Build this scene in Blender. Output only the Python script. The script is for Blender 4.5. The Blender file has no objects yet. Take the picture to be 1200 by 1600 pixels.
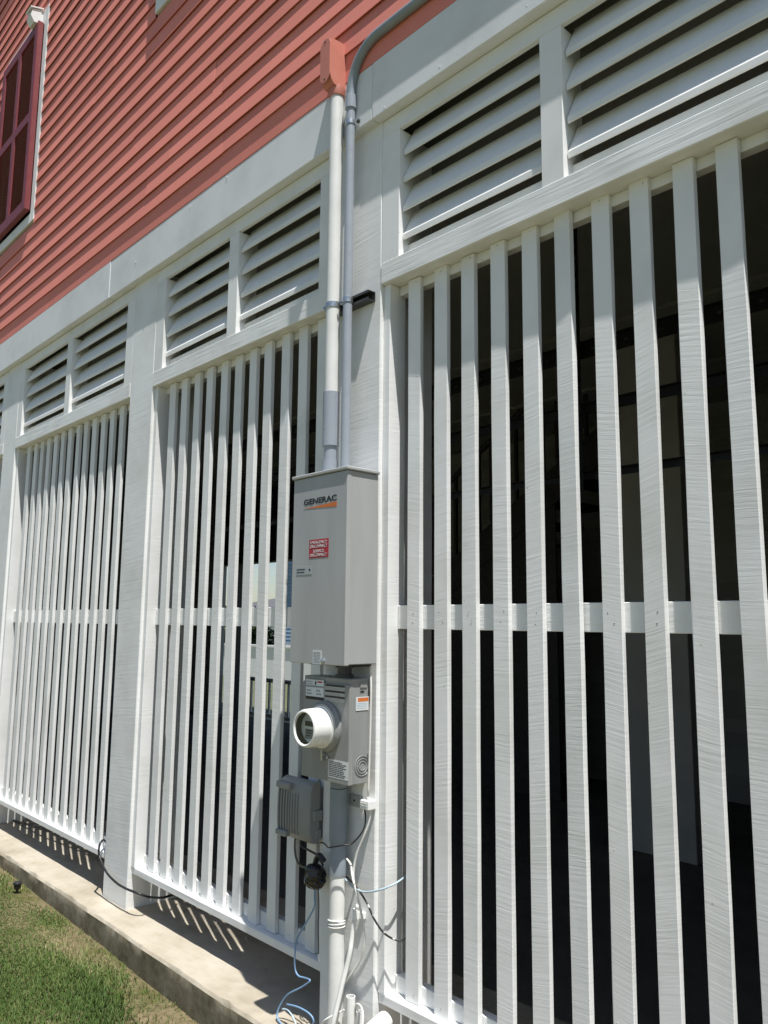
import bpy, math, random
import numpy as np
from mathutils import Vector, Matrix
random.seed(7); RNG = np.random.default_rng(7)
S = bpy.context.scene
COL = S.collection

# ------------------------------------------------------------------ camera
YAW, PITCH, ROLL = (math.radians(a) for a in (47.16254, 7.97580, 0.53179))
fw = Vector((-math.sin(YAW)*math.cos(PITCH), math.cos(YAW)*math.cos(PITCH), math.sin(PITCH)))
rt = Vector((math.cos(YAW), math.sin(YAW), 0)); up = rt.cross(fw)
r2 = math.cos(ROLL)*rt + math.sin(ROLL)*up; u2 = -math.sin(ROLL)*rt + math.cos(ROLL)*up
cam = bpy.data.cameras.new('camera'); co = bpy.data.objects.new('camera', cam); COL.objects.link(co)
m = Matrix((r2, u2, -fw)).transposed().to_4x4(); m.translation = (2.296, -2.1, 1.565)
co.matrix_world = m
cam.sensor_fit = 'VERTICAL'; cam.sensor_height = 24.0; cam.lens = 1238.4155/1600*24.0
cam.clip_start = 0.02; cam.clip_end = 2000
S.camera = co

# ------------------------------------------------------------------ sky, sun, exposure
SUN = Vector((2.8, -1.0, 7.55)).normalized()            # towards the sun
w = bpy.data.worlds.new('World'); S.world = w; w.use_nodes = True
nt = w.node_tree; nt.nodes.clear()
sky = nt.nodes.new('ShaderNodeTexSky'); sky.sky_type = 'NISHITA'; sky.sun_disc = False
sky.sun_elevation = math.asin(SUN.z); sky.sun_rotation = math.atan2(SUN.x, SUN.y)
sky.air_density = 1.0; sky.dust_density = 0.6; sky.ozone_density = 1.0
bg = nt.nodes.new('ShaderNodeBackground'); bg.inputs['Strength'].default_value = 0.080
wo = nt.nodes.new('ShaderNodeOutputWorld')
nt.links.new(sky.outputs[0], bg.inputs['Color']); nt.links.new(bg.outputs[0], wo.inputs['Surface'])
sl = bpy.data.lights.new('sun', 'SUN'); sl.energy = 5.0; sl.angle = math.radians(0.53); sl.color = (1.0, 0.98, 0.95)
so = bpy.data.objects.new('sun', sl); COL.objects.link(so)
so.rotation_euler = SUN.to_track_quat('Z', 'Y').to_euler(); so.location = (6, -6, 14)
V = S.view_settings
V.view_transform = 'Standard'; V.look = 'None'; V.gamma = 1.0; V.use_curve_mapping = False; V.exposure = 0.34

S.cycles.max_bounces = 7; S.cycles.diffuse_bounces = 3; S.cycles.glossy_bounces = 3; S.cycles.transmission_bounces = 6

# ------------------------------------------------------------------ helpers
class MB:
    def __init__(s): s.v = []; s.f = []
    def add(s, vs, fs):
        o = len(s.v); s.v += [tuple(p) for p in vs]; s.f += [tuple(i+o for i in q) for q in fs]; return s
    def box(s, x0, x1, y0, y1, z0, z1):
        return s.add([(x, y, z) for z in (z0, z1) for y in (y0, y1) for x in (x0, x1)],
                     [(0,2,3,1),(4,5,7,6),(0,1,5,4),(2,6,7,3),(0,4,6,2),(1,3,7,5)])
    def cbox(s, x0, x1, y0, y1, z0, z1, c=0.002):
        """box with chamfered edges"""
        X = (x0, x1); Y = (y0, y1); Z = (z0, z1); vs = []; idx = {}
        for i in (0,1):
            for j in (0,1):
                for k in (0,1):
                    sx, sy, sz = (1-2*i)*c, (1-2*j)*c, (1-2*k)*c
                    for a, p in enumerate(((X[i], Y[j]+sy, Z[k]+sz), (X[i]+sx, Y[j], Z[k]+sz), (X[i]+sx, Y[j]+sy, Z[k]))):
                        idx[i,j,k,a] = len(vs); vs.append(p)
        F = []
        for i in (0,1): F.append([idx[i,0,0,0], idx[i,1,0,0], idx[i,1,1,0], idx[i,0,1,0]][::(-1 if i == 0 else 1)])
        for j in (0,1): F.append([idx[0,j,0,1], idx[1,j,0,1], idx[1,j,1,1], idx[0,j,1,1]][::(1 if j == 0 else -1)])
        for k in (0,1): F.append([idx[0,0,k,2], idx[1,0,k,2], idx[1,1,k,2], idx[0,1,k,2]][::(-1 if k == 0 else 1)])
        for i in (0,1):
            for j in (0,1): F.append([idx[i,j,0,0], idx[i,j,1,0], idx[i,j,1,1], idx[i,j,0,1]])
            for k in (0,1): F.append([idx[i,0,k,0], idx[i,1,k,0], idx[i,1,k,2], idx[i,0,k,2]])
        for j in (0,1):
            for k in (0,1): F.append([idx[0,j,k,1], idx[1,j,k,1], idx[1,j,k,2], idx[0,j,k,2]])
        for i in (0,1):
            for j in (0,1):
                for k in (0,1): F.append([idx[i,j,k,a] for a in range(3)])
        return s.add(vs, F)
    def tube(s, pts, r, n=10, cap=True, closed=False):
        P = [Vector(p) for p in pts]; N = len(P)
        R = [r]*N if not hasattr(r, '__len__') else r
        T = []
        for i in range(N):
            a = P[(i-1) % N] if (closed or i > 0) else P[i]; b = P[(i+1) % N] if (closed or i < N-1) else P[i]
            T.append((b-a).normalized())
        u = T[0].orthogonal().normalized(); o = len(s.v)
        for i in range(N):
            u = (u - T[i]*u.dot(T[i])).normalized(); b = T[i].cross(u)
            for k in range(n):
                a = 2*math.pi*k/n
                s.v.append(tuple(P[i] + (u*math.cos(a) + b*math.sin(a))*R[i]))
        for i in range(N if closed else N-1):
            j = (i+1) % N
            for k in range(n):
                l = (k+1) % n; s.f.append((o+i*n+k, o+i*n+l, o+j*n+l, o+j*n+k))
        if cap and not closed:
            s.f.append(tuple(o+k for k in range(n))[::-1]); s.f.append(tuple(o+(N-1)*n+k for k in range(n)))
        return s
    def lathe(s, prof, c, axis='z', n=32):
        """prof: list of (radius, height) along the axis from c"""
        o = len(s.v); N = len(prof)
        for (r, h) in prof:
            for k in range(n):
                a = 2*math.pi*k/n; p, q = r*math.cos(a), r*math.sin(a)
                if axis == 'z': s.v.append((c[0]+p, c[1]+q, c[2]+h))
                elif axis == 'y': s.v.append((c[0]+p, c[1]-h, c[2]+q))     # h grows towards -y
                else: s.v.append((c[0]+h, c[1]+p, c[2]+q))
        for i in range(N-1):
            for k in range(n):
                l = (k+1) % n; s.f.append((o+i*n+k, o+i*n+l, o+(i+1)*n+l, o+(i+1)*n+k))
        if prof[0][0] > 0: s.f.append(tuple(o+k for k in range(n))[::-1])
        if prof[-1][0] > 0: s.f.append(tuple(o+(N-1)*n+k for k in range(n)))
        return s
    def prism(s, poly, y0, y1):
        """polygon in (x, z) extruded along y"""
        n = len(poly)
        return s.add([(x, y0, z) for x, z in poly]+[(x, y1, z) for x, z in poly],
                     [tuple(range(n)), tuple(range(2*n-1, n-1, -1))]+[(i, i+n, (i+1) % n+n, (i+1) % n) for i in range(n)])
    def profx(s, poly, x0, x1):
        """polygon in (y, z) extruded along x"""
        n = len(poly)
        return s.add([(x0, y, z) for y, z in poly]+[(x1, y, z) for y, z in poly],
                     [tuple(range(n)), tuple(range(2*n-1, n-1, -1))]+[(i, i+n, (i+1) % n+n, (i+1) % n) for i in range(n)])

WL = {}
def fixn(me):
    import bmesh
    b = bmesh.new(); b.from_mesh(me); bmesh.ops.recalc_face_normals(b, faces=b.faces); b.to_mesh(me); b.free()
def link(o, parent, origin):
    COL.objects.link(o); WL[o.name] = Vector(origin)
    if parent is not None:
        o.parent = parent; o.location = Vector(origin) - WL[parent.name]
    else: o.location = origin
    return o
def obj(name, mb, mat, parent=None, smooth=False, origin=None, recalc=True):
    A = np.array(mb.v, float)
    if origin is None:
        lo, hi = A.min(0), A.max(0); origin = ((lo[0]+hi[0])/2, (lo[1]+hi[1])/2, lo[2])
    me = bpy.data.meshes.new(name); me.from_pydata((A-np.array(origin)).tolist(), [], mb.f)
    if recalc: fixn(me)
    me.materials.append(mat)
    if smooth:
        me.polygons.foreach_set('use_smooth', [True]*len(me.polygons))
        if smooth != 'all': me.set_sharp_from_angle(angle=math.radians(40))
    return link(bpy.data.objects.new(name, me), parent, origin)
def copyo(src, parent, origin, name=None):
    o = src.copy(); 
    if name: o.name = name
    return link(o, parent, origin)
def tag(o, label=None, cat=None, group=None, kind=None):
    if label: o['label'] = label
    if cat: o['category'] = cat
    if group: o['group'] = group
    if kind: o['kind'] = kind
    return o
def thing(name, label, cat, loc, group=None):
    o = bpy.data.objects.new(name, None); o.empty_display_size = 0.1
    link(o, None, loc); return tag(o, label, cat, group)
def spline(pts, k=6):
    """Catmull-Rom through the points"""
    P = [Vector(p) for p in pts]; P = [P[0]*2-P[1]] + P + [P[-1]*2-P[-2]]; out = []
    for i in range(1, len(P)-2):
        for j in range(k):
            t = j/k; a, b, c, d = P[i-1:i+3]
            out.append(0.5*((2*b)+(c-a)*t+(2*a-5*b+4*c-d)*t*t+(3*b-a-3*c+d)*t**3))
    out.append(P[-2]); return out

# ------------------------------------------------------------------ materials
class NT:
    def __init__(s, name):
        s.m = bpy.data.materials.new(name); s.m.use_nodes = True; s.t = s.m.node_tree
        s.b = s.t.nodes['Principled BSDF']
    def n(s, ty, **kw):
        d = s.t.nodes.new(ty)
        for k, v in kw.items():
            if k in d.inputs: d.inputs[k].default_value = v
            else: setattr(d, k, v)
        return d
    def l(s, a, b): s.t.links.new(a, b)
    def math(s, op, a, b=None, c=None):
        d = s.n('ShaderNodeMath', operation=op)
        for i, x in enumerate((a, b, c)):
            if x is None: continue
            if isinstance(x, (int, float)): d.inputs[i].default_value = x
            else: s.l(x, d.inputs[i])
        return d.outputs[0]
    def coord(s, scale=(1,1,1), rnd=40.0):
        tc = s.n('ShaderNodeTexCoord'); oi = s.n('ShaderNodeObjectInfo')
        mul = s.n('ShaderNodeVectorMath', operation='MULTIPLY_ADD')
        cx = s.n('ShaderNodeCombineXYZ')
        rr = s.math('MULTIPLY', oi.outputs['Random'], rnd)
        for i in range(3): s.l(rr, cx.inputs[i])
        s.l(tc.outputs['Object'], mul.inputs[0]); mul.inputs[1].default_value = scale; s.l(cx.outputs[0], mul.inputs[2])
        return mul.outputs[0]
    def noise(s, vec, scale=1.0, detail=3.0, rough=0.55):
        d = s.n('ShaderNodeTexNoise'); d.inputs['Scale'].default_value = scale
        d.inputs['Detail'].default_value = detail; d.inputs['Roughness'].default_value = rough
        if vec is not None: s.l(vec, d.inputs['Vector'])
        return d.outputs['Fac']
    def ramp(s, fac, stops):
        d = s.n('ShaderNodeValToRGB'); e = d.color_ramp.elements
        while len(e) < len(stops): e.new(0.5)
        for i, (p, c) in enumerate(stops):
            e[i].position = p; e[i].color = (*c, 1) if len(c) == 3 else c
        s.l(fac, d.inputs['Fac']); return d.outputs['Color']
    def maprange(s, v, a, b, c, d):
        q = s.n('ShaderNodeMapRange'); s.l(v, q.inputs['Value'])
        for k, x in zip(('From Min','From Max','To Min','To Max'), (a,b,c,d)): q.inputs[k].default_value = x
        return q.outputs['Result']
    def bump(s, h, strength=0.5, dist=0.002, prev=None):
        d = s.n('ShaderNodeBump'); d.inputs['Strength'].default_value = strength; d.inputs['Distance'].default_value = dist
        s.l(h, d.inputs['Height'])
        if prev is not None: s.l(prev, d.inputs['Normal'])
        return d.outputs['Normal']
    def setup(s, rough=0.5, metal=0.0, spec=None, color=None):
        s.b.inputs['Roughness'].default_value = rough; s.b.inputs['Metallic'].default_value = metal
        if spec is not None: s.b.inputs['Specular IOR Level'].default_value = spec
        if color is not None: s.b.inputs['Base Color'].default_value = (*color, 1)
        return s

def plain(name, c, rough=0.5, metal=0.0, var=0.12, bump=0.0, bscale=300.0, spec=None, nscale=14.0, stretch=1.0):
    t = NT(name).setup(rough, metal, spec)
    v = t.coord((1, 1, stretch))
    f = t.noise(v, nscale, 4.0, 0.6)
    d = tuple(max(0, x*(1-var)) for x in c); u = tuple(min(1, x*(1+var*0.5)) for x in c)
    t.l(t.ramp(f, [(0.3, d), (0.7, u)]), t.b.inputs['Base Color'])
    t.l(t.maprange(t.noise(v, nscale*3, 3.0), 0.3, 0.7, max(0.05, rough-0.08), min(1, rough+0.1)), t.b.inputs['Roughness'])
    if bump: t.l(t.bump(t.noise(v, bscale, 2.0), bump, 0.001), t.b.inputs['Normal'])
    return t.m

WHITE = (0.82, 0.82, 0.80)
def painted(name, mode, base=WHITE, strength=0.5, rough=0.55):
    """white exterior paint over rough-sawn timber; mode gives the direction of the saw marks or grain"""
    t = NT(name).setup(rough, 0.0, 0.35)
    v1 = t.coord((1,1,1))
    warp = t.noise(v1, 5.0, 1.0)
    sc = {'saw': (5, 5, 105), 'post': (3.5, 3.5, 80), 'grainx': (2.5, 58, 58), 'grainz': (46, 46, 2.2), 'smooth': (60, 60, 60)}[mode]
    tc = t.n('ShaderNodeTexCoord'); oi = t.n('ShaderNodeObjectInfo')
    sep = t.n('ShaderNodeSeparateXYZ'); t.l(tc.outputs['Object'], sep.inputs[0])
    r = oi.outputs['Random']
    # saw marks slant a little, differently on each board
    slope = t.math('MULTIPLY', t.math('SUBTRACT', r, 0.62), 0.55)
    zz = t.math('MULTIPLY_ADD', sep.outputs['X'], slope, sep.outputs['Z']) if mode in ('saw', 'post') else sep.outputs['Z']
    zz = t.math('MULTIPLY_ADD', warp, 0.014 if mode in ('saw', 'post') else 0.012, zz)
    cx = t.n('ShaderNodeCombineXYZ')
    t.l(t.math('MULTIPLY_ADD', sep.outputs['X'], sc[0], t.math('MULTIPLY', r, 60)), cx.inputs[0])
    t.l(t.math('MULTIPLY_ADD', sep.outputs['Y'], sc[1], t.math('MULTIPLY', r, 37)), cx.inputs[1])
    t.l(t.math('MULTIPLY_ADD', zz, sc[2], t.math('MULTIPLY', r, 91)), cx.inputs[2])
    lines = t.noise(cx.outputs[0], 1.0, 3.0, 0.6)
    patch = t.maprange(t.noise(v1, 7.0, 1.0), 0.35, 0.62, 0.45, 1.0)
    h = t.math('MULTIPLY', lines, patch)
    fine = t.noise(v1, 230.0, 1.0, 0.6)
    h = t.math('MULTIPLY_ADD', fine, 0.06, h)
    # paint drips and knots
    vo = t.n('ShaderNodeTexVoronoi'); t.l(v1, vo.inputs['Vector']); vo.inputs['Scale'].default_value = 26.0
    blob = t.maprange(vo.outputs['Distance'], 0.0, 0.10, 1.0, 0.0)
    gate = t.maprange(t.noise(v1, 9.0, 1.0), 0.60, 0.64, 0.0, 1.0)
    h = t.math('MULTIPLY_ADD', t.math('MULTIPLY', blob, gate), 0.9, h)
    t.l(t.bump(h, strength, 0.0022), t.b.inputs['Normal'])
    dirt = t.noise(v1, 2.6, 3.0, 0.65)
    d = tuple(x*k for x, k in zip(base, (0.86, 0.86, 0.84)))
    kn = t.n('ShaderNodeTexVoronoi'); t.l(v1, kn.inputs['Vector']); kn.inputs['Scale'].default_value = 15.0
    kf = t.math('MULTIPLY', t.maprange(kn.outputs['Distance'], 0.03, 0.07, 1.0, 0.0), t.maprange(t.noise(v1, 4.0, 1.0), 0.52, 0.56, 0.0, 1.0))
    col = (t.ramp(dirt, [(0.28, d), (0.55, base), (1.0, tuple(min(1, x*1.02) for x in base))]))
    km = t.n('ShaderNodeMix', data_type='RGBA'); t.l(t.math('MULTIPLY', kf, 0.55), km.inputs['Factor']); t.l(col, km.inputs['A']); km.inputs['B'].default_value = (0.36, 0.33, 0.27, 1)
    t.l(km.outputs['Result'], t.b.inputs['Base Color'])
    return t.m

M = {}
M['slat'] = painted('rough_sawn_white_slat', 'saw', strength=0.44)
M['post'] = painted('rough_sawn_white_post', 'post', strength=0.5)
M['beam'] = painted('white_painted_timber', 'grainx', strength=0.95)
M['trimz'] = painted('white_painted_trim_upright', 'grainz', strength=0.12)
M['blade'] = painted('white_painted_louver', 'grainx', strength=0.10, rough=0.45)
M['band'] = painted('white_painted_band', 'smooth', strength=0.16, rough=0.6, base=(0.74, 0.75, 0.75))

def siding_mat(name, c, bump=0.25):
    t = NT(name).setup(0.6, 0.0, 0.1)
    v = t.coord((1.2, 30, 30)); v1 = t.coord()
    t.l(t.bump(t.math('MULTIPLY_ADD', t.noise(v1, 350, 2), 0.5, t.noise(v, 3.0, 4)), bump, 0.0012), t.b.inputs['Normal'])
    oi = t.n('ShaderNodeObjectInfo')
    f = t.math('MULTIPLY_ADD', oi.outputs['Random'], 0.45, t.math('MULTIPLY', t.noise(v1, 2.2, 4, 0.6), 0.55))
    t.l(t.ramp(f, [(0.2, tuple(x*0.86 for x in c)), (0.8, tuple(min(1, x*1.06) for x in c))]), t.b.inputs['Base Color'])
    return t.m
M['red'] = siding_mat('salmon_red_siding_paint', (0.75, 0.262, 0.208))
M['redbox'] = plain('salmon_red_fitting_paint', (0.58, 0.21, 0.15), 0.5, var=0.06, bump=0.05)
M['shutter'] = plain('dark_red_shutter_paint', (0.22, 0.042, 0.045), 0.45, var=0.08)
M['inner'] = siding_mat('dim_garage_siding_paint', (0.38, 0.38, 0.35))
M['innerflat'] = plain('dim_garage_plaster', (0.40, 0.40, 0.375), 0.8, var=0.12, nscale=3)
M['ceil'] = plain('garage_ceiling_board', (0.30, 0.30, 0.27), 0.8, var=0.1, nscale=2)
M['cab'] = plain('grey_cabinet_enamel', (0.40, 0.405, 0.395), 0.38, var=0.10, bump=0.06, bscale=700, nscale=9, stretch=0.16)
M['mbox'] = plain('grey_meter_box_enamel', (0.285, 0.29, 0.28), 0.36, var=0.16, bump=0.06, bscale=600, nscale=11, stretch=0.2)
M['nid'] = plain('grey_plastic_cover', (0.27, 0.275, 0.265), 0.42, var=0.06, bump=0.05)
M['pvcg'] = plain('grey_pvc', (0.33, 0.36, 0.40), 0.32, var=0.05)
M['pvcd'] = plain('dark_grey_pvc', (0.24, 0.28, 0.31), 0.36, var=0.07)
M['pvcw'] = plain('white_painted_pvc', (0.76, 0.755, 0.72), 0.34, var=0.08, nscale=9)
M['pvcw2'] = plain('bright_white_pvc', (0.82, 0.82, 0.80), 0.3, var=0.04)
M['zinc'] = plain('galvanised_steel', (0.55, 0.57, 0.58), 0.33, 0.9, var=0.2, nscale=60)
M['strut'] = plain('dull_strut_steel', (0.10, 0.10, 0.10), 0.5, 0.6, var=0.2)
M['black'] = plain('black_rubber', (0.018, 0.018, 0.02), 0.42, var=0.3)
M['tape'] = plain('black_shiny_tape', (0.008, 0.008, 0.009), 0.16, var=0.3, bump=0.6, bscale=70, spec=0.5)
M['olive'] = plain('olive_cable', (0.10, 0.095, 0.06), 0.5)
M['wcable'] = plain('white_cable_jacket', (0.74, 0.73, 0.68), 0.4, var=0.06)
M['bcable'] = plain('blue_cable_jacket', (0.20, 0.34, 0.52), 0.35, var=0.15)
M['ltblue'] = plain('pale_blue_cable', (0.45, 0.56, 0.62), 0.4, var=0.2)
M['bwcable'] = None
M['orange'] = plain('orange_print', (0.62, 0.16, 0.03), 0.5, var=0.05)
M['ink'] = plain('black_print', (0.012, 0.012, 0.014), 0.45)
M['redlabel'] = plain('red_sticker', (0.42, 0.02, 0.03), 0.45, var=0.06)
M['wlabel'] = plain('white_sticker', (0.66, 0.68, 0.68), 0.4, var=0.06)
M['silver'] = plain('silver_sticker', (0.42, 0.43, 0.43), 0.35, 0.3, var=0.05)
M['meterw'] = plain('white_meter_plastic', (0.80, 0.80, 0.76), 0.26, var=0.03)
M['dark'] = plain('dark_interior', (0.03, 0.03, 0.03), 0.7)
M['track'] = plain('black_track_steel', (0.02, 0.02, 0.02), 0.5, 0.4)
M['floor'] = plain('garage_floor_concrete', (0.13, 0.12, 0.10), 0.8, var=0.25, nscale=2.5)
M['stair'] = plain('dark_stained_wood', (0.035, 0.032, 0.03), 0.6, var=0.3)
M['rail_white'] = plain('white_vinyl', (0.78, 0.78, 0.76), 0.4, var=0.03)
M['bluehouse'] = siding_mat('blue_siding_paint', (0.24, 0.34, 0.46))
M['roof'] = plain('grey_roof_shingle', (0.12, 0.12, 0.125), 0.85, var=0.3, nscale=40)
M['soffit'] = plain('white_soffit', (0.75, 0.75, 0.73), 0.6)
t = NT('meter_glass').setup(0.02, 0.0, 0.5, (0.92, 0.95, 0.94)); t.b.inputs['Transmission Weight'].default_value = 1.0; t.b.inputs['IOR'].default_value = 1.3
M['glass'] = t.m
t = NT('window_glass').setup(0.05, 0.0, 0.6, (0.03, 0.035, 0.04)); M['pane'] = t.m
# black cable with splashes of white paint
t = NT('paint_splashed_black_cable').setup(0.4)
t.l(t.ramp(t.noise(t.coord(), 38, 3), [(0.57, (0.02,0.02,0.022)), (0.62, (0.62,0.61,0.58))]), t.b.inputs['Base Color']); M['bwcable'] = t.m

# concrete kerb and floor slab
t = NT('weathered_concrete').setup(0.85, 0.0, 0.2)
v = t.coord((1,1,1), 0)
n1 = t.noise(v, 2.2, 6, 0.62); n2 = t.noise(v, 18, 5, 0.7); n3 = t.noise(v, 120, 3, 0.6)
top = t.ramp(n1, [(0.32, (0.34,0.29,0.215)), (0.5, (0.455,0.405,0.32)), (0.66, (0.50,0.455,0.375)), (0.8, (0.44,0.44,0.43))])
spk = t.ramp(n2, [(0.30, (0.74,0.70,0.64)), (0.5, (1,1,1))])
mx = t.n('ShaderNodeMix', data_type='RGBA', blend_type='MULTIPLY'); mx.inputs['Factor'].default_value = 0.4
t.l(top, mx.inputs['A']); t.l(spk, mx.inputs['B'])
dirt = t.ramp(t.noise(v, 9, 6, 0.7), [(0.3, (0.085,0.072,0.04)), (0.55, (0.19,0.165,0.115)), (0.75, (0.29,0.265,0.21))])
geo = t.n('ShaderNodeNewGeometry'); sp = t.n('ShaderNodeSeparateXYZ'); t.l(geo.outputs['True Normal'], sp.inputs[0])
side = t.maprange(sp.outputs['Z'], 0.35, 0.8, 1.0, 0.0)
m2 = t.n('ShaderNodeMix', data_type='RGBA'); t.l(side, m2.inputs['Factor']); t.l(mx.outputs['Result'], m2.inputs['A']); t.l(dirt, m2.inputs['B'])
t.l(m2.outputs['Result'], t.b.inputs['Base Color'])
b1 = t.bump(t.math('MULTIPLY_ADD', n3, 0.35, n2), 0.35, 0.006); t.l(b1, t.b.inputs['Normal'])
M['concrete'] = t.m

# soil with moss and dry thatch
t = NT('mossy_soil').setup(0.95, 0.0, 0.1)
v = t.coord((1,1,1), 0)
a = t.noise(v, 3.2, 6, 0.65); b = t.noise(v, 40, 5, 0.7); c = t.noise(v, 160, 3, 0.6)
c1 = t.ramp(a, [(0.36, (0.13,0.135,0.045)), (0.46, (0.215,0.185,0.095)), (0.6, (0.30,0.235,0.14)), (0.72, (0.17,0.165,0.06))])
c2 = t.ramp(b, [(0.3, (0.45,0.42,0.38)), (0.55, (1,1,1)), (0.8, (1.25,1.2,1.1))])
mx = t.n('ShaderNodeMix', data_type='RGBA', blend_type='MULTIPLY'); mx.inputs['Factor'].default_value = 0.8
t.l(c1, mx.inputs['A']); t.l(c2, mx.inputs['B']); t.l(mx.outputs['Result'], t.b.inputs['Base Color'])
t.l(t.bump(t.math('MULTIPLY_ADD', c, 0.4, b), 0.8, 0.02), t.b.inputs['Normal'])
M['soil'] = t.m
# grass blades
t = NT('grass_blades').setup(0.6, 0.0, 0.25)
at = t.n('ShaderNodeAttribute', attribute_name='tone')
t.l(t.ramp(at.outputs['Fac'], [(0.0, (0.045,0.085,0.018)), (0.45, (0.085,0.14,0.03)), (0.75, (0.14,0.19,0.05)), (0.9, (0.26,0.24,0.11)), (1.0, (0.36,0.30,0.17))]), t.b.inputs['Base Color'])
t.b.inputs['Subsurface Weight'].default_value = 0.0
M['grass'] = t.m
M['lawn'] = plain('distant_lawn', (0.12, 0.13, 0.065), 0.95, var=0.35, nscale=3)
M['leaf'] = plain('shrub_leaf', (0.06, 0.10, 0.03), 0.6, var=0.5, nscale=6)

# ------------------------------------------------------------------ ground
def gz(x, y):
    """lawn height in front of the kerb: it falls away to the right"""
    s = -0.108 - 0.030*(x+2.2); s = max(-0.20, min(-0.055, s))
    return s - 0.01*max(0.0, -y-0.4)
gm = MB(); xs = sorted(set([-400,-120,-40,-14] + [round(-9+0.25*i, 3) for i in range(61)] + [14,40,120,400]))
ys = [-400,-120,-40,-12,-5] + [round(-3.2+0.15*i, 3) for i in range(20)] + [-0.3, 0.4, 8, 20, 60, 160, 400]
for y in ys:
    for x in xs:
        z = gz(x, y) if y < 0.3 else -0.16
        if abs(x) < 9 and -3.5 < y < -0.1: z += 0.003*math.sin(x*5.1+y*3)*math.sin(y*7.3+x)
        gm.v.append((x, y, z))
nx = len(xs)
for j in range(len(ys)-1):
    for i in range(nx-1): gm.f.append((j*nx+i, j*nx+i+1, (j+1)*nx+i+1, (j+1)*nx+i))
g = obj('ground', gm, M['soil'], smooth='all', origin=(0,0,0)); g.data.materials.append(M['lawn'])
for p in g.data.polygons:
    c = p.center
    if c.y > 1 or c.y < -3.3 or abs(c.x) > 9.2: p.material_index = 1
tag(g, kind='structure')

# slab with rough front edge (kerb)
sm = MB(); N = 260; X0, X1 = -9.0, 4.6
prof = []
for i in range(N+1):
    x = X0+(X1-X0)*i/N
    j = 0.006*math.sin(x*1.7)+0.002*math.sin(x*9.3); e = abs(random.gauss(0, 0.0022))
    if random.random() < 0.06: e += random.uniform(0.006, 0.016)
    prof.append([(x, 5.6, 0.0), (x, -0.02, random.gauss(0, .0008)), (x, -0.147+j+e, random.gauss(0, .001)), (x, -0.158+j+e*0.6, -0.010-e*0.8),
                 (x, -0.160+j+random.gauss(0, 0.0012), -0.05), (x, -0.160+j+random.gauss(0, 0.0012), -0.10), (x, -0.163+j, -0.30), (x, 5.6, -0.30)])
K = 8
for r in prof: sm.v += r
for i in range(N):
    for k in range(K): sm.f.append((i*K+k, (i+1)*K+k, (i+1)*K+(k+1) % K, i*K+(k+1) % K))
sm.f.append(tuple(range(K))); sm.f.append(tuple(N*K+k for k in range(K))[::-1])
slab = tag(obj('concrete_pavement', sm, M['concrete'], smooth=True, origin=(0,0,0)), kind='structure')
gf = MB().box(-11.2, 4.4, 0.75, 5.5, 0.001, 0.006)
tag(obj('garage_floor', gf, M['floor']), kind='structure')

# ------------------------------------------------------------------ raised house
H = thing('raised_house', 'raised house with salmon red lap siding above white posts and screens', 'house', (-2.5, 0.1, 0))
XL, XR = -11.2, 4.4
def post(x0, x1, z1=3.68):
    n = 10; mb = MB(); c = 0.004; ring = [(x0+c,0),(x1-c,0),(x1,c),(x1,.308-c),(x1-c,.308),(x0+c,.308),(x0,.308-c),(x0,c)]
    for i in range(n+1):
        z = 0.001+(z1-0.001)*i/n; dx, dy = random.gauss(0,.0007), 0
        mb.v += [(a+dx+random.gauss(0,.0005), b+random.gauss(0,.0003), z) for a, b in ring]
    for i in range(n):
        for k in range(8): mb.f.append((i*8+k, i*8+(k+1) % 8, (i+1)*8+(k+1) % 8, (i+1)*8+k))
    mb.f.append(tuple(range(8))[::-1]); mb.f.append(tuple(n*8+k for k in range(8)))
    return obj('post', mb, M['post'], H)
POSTS = [(-0.318, 0.0), (-2.314, -2.0115), (-4.712, -4.410), (-6.720, -6.420), (2.104, 2.404)]
for a, b in POSTS: post(a, b)
# frieze band in boards
bx = [XL, -8.6, -5.05, -2.62, -0.02, 3.6, XR]; bo = [0, .001, -.001, 0.0015, -0.0005, .001]
for i in range(6):
    a, b = bx[i], bx[i+1]; y = -0.0445+bo[i]
    obj('frieze_board', MB().cbox(a+.0008, b-.0008, y, 0.06, 3.678+random.uniform(-.002,.002), 3.940, .004), M['band'], H)
pm = MB(); rp = random.Random(9)
for i in range(46):
    x = rp.uniform(-8, 3.5); z = rp.choice((3.70, 3.915, 3.80))+rp.uniform(-.012, .012); r = rp.uniform(.003, .006)
    pm.lathe([(r, 0), (r*.8, r*.35), (0, r*.5)], (x, -.0445, z), 'y', 8)
tag(obj('nail_putty', pm, M['trimz'], H, smooth=True), kind='stuff')
# skirt board under the siding
for a, b in ((XL, -7.4), (-7.4, -3.75), (-3.75, -0.12), (-0.12, 3.5), (3.5, XR)):
    obj('skirt_board', MB().cbox(a+.0008, b-.0008, -0.0455+random.uniform(-.0006,.0006), -0.02, 3.9405, 4.12, .0015), M['red'], H)
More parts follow.
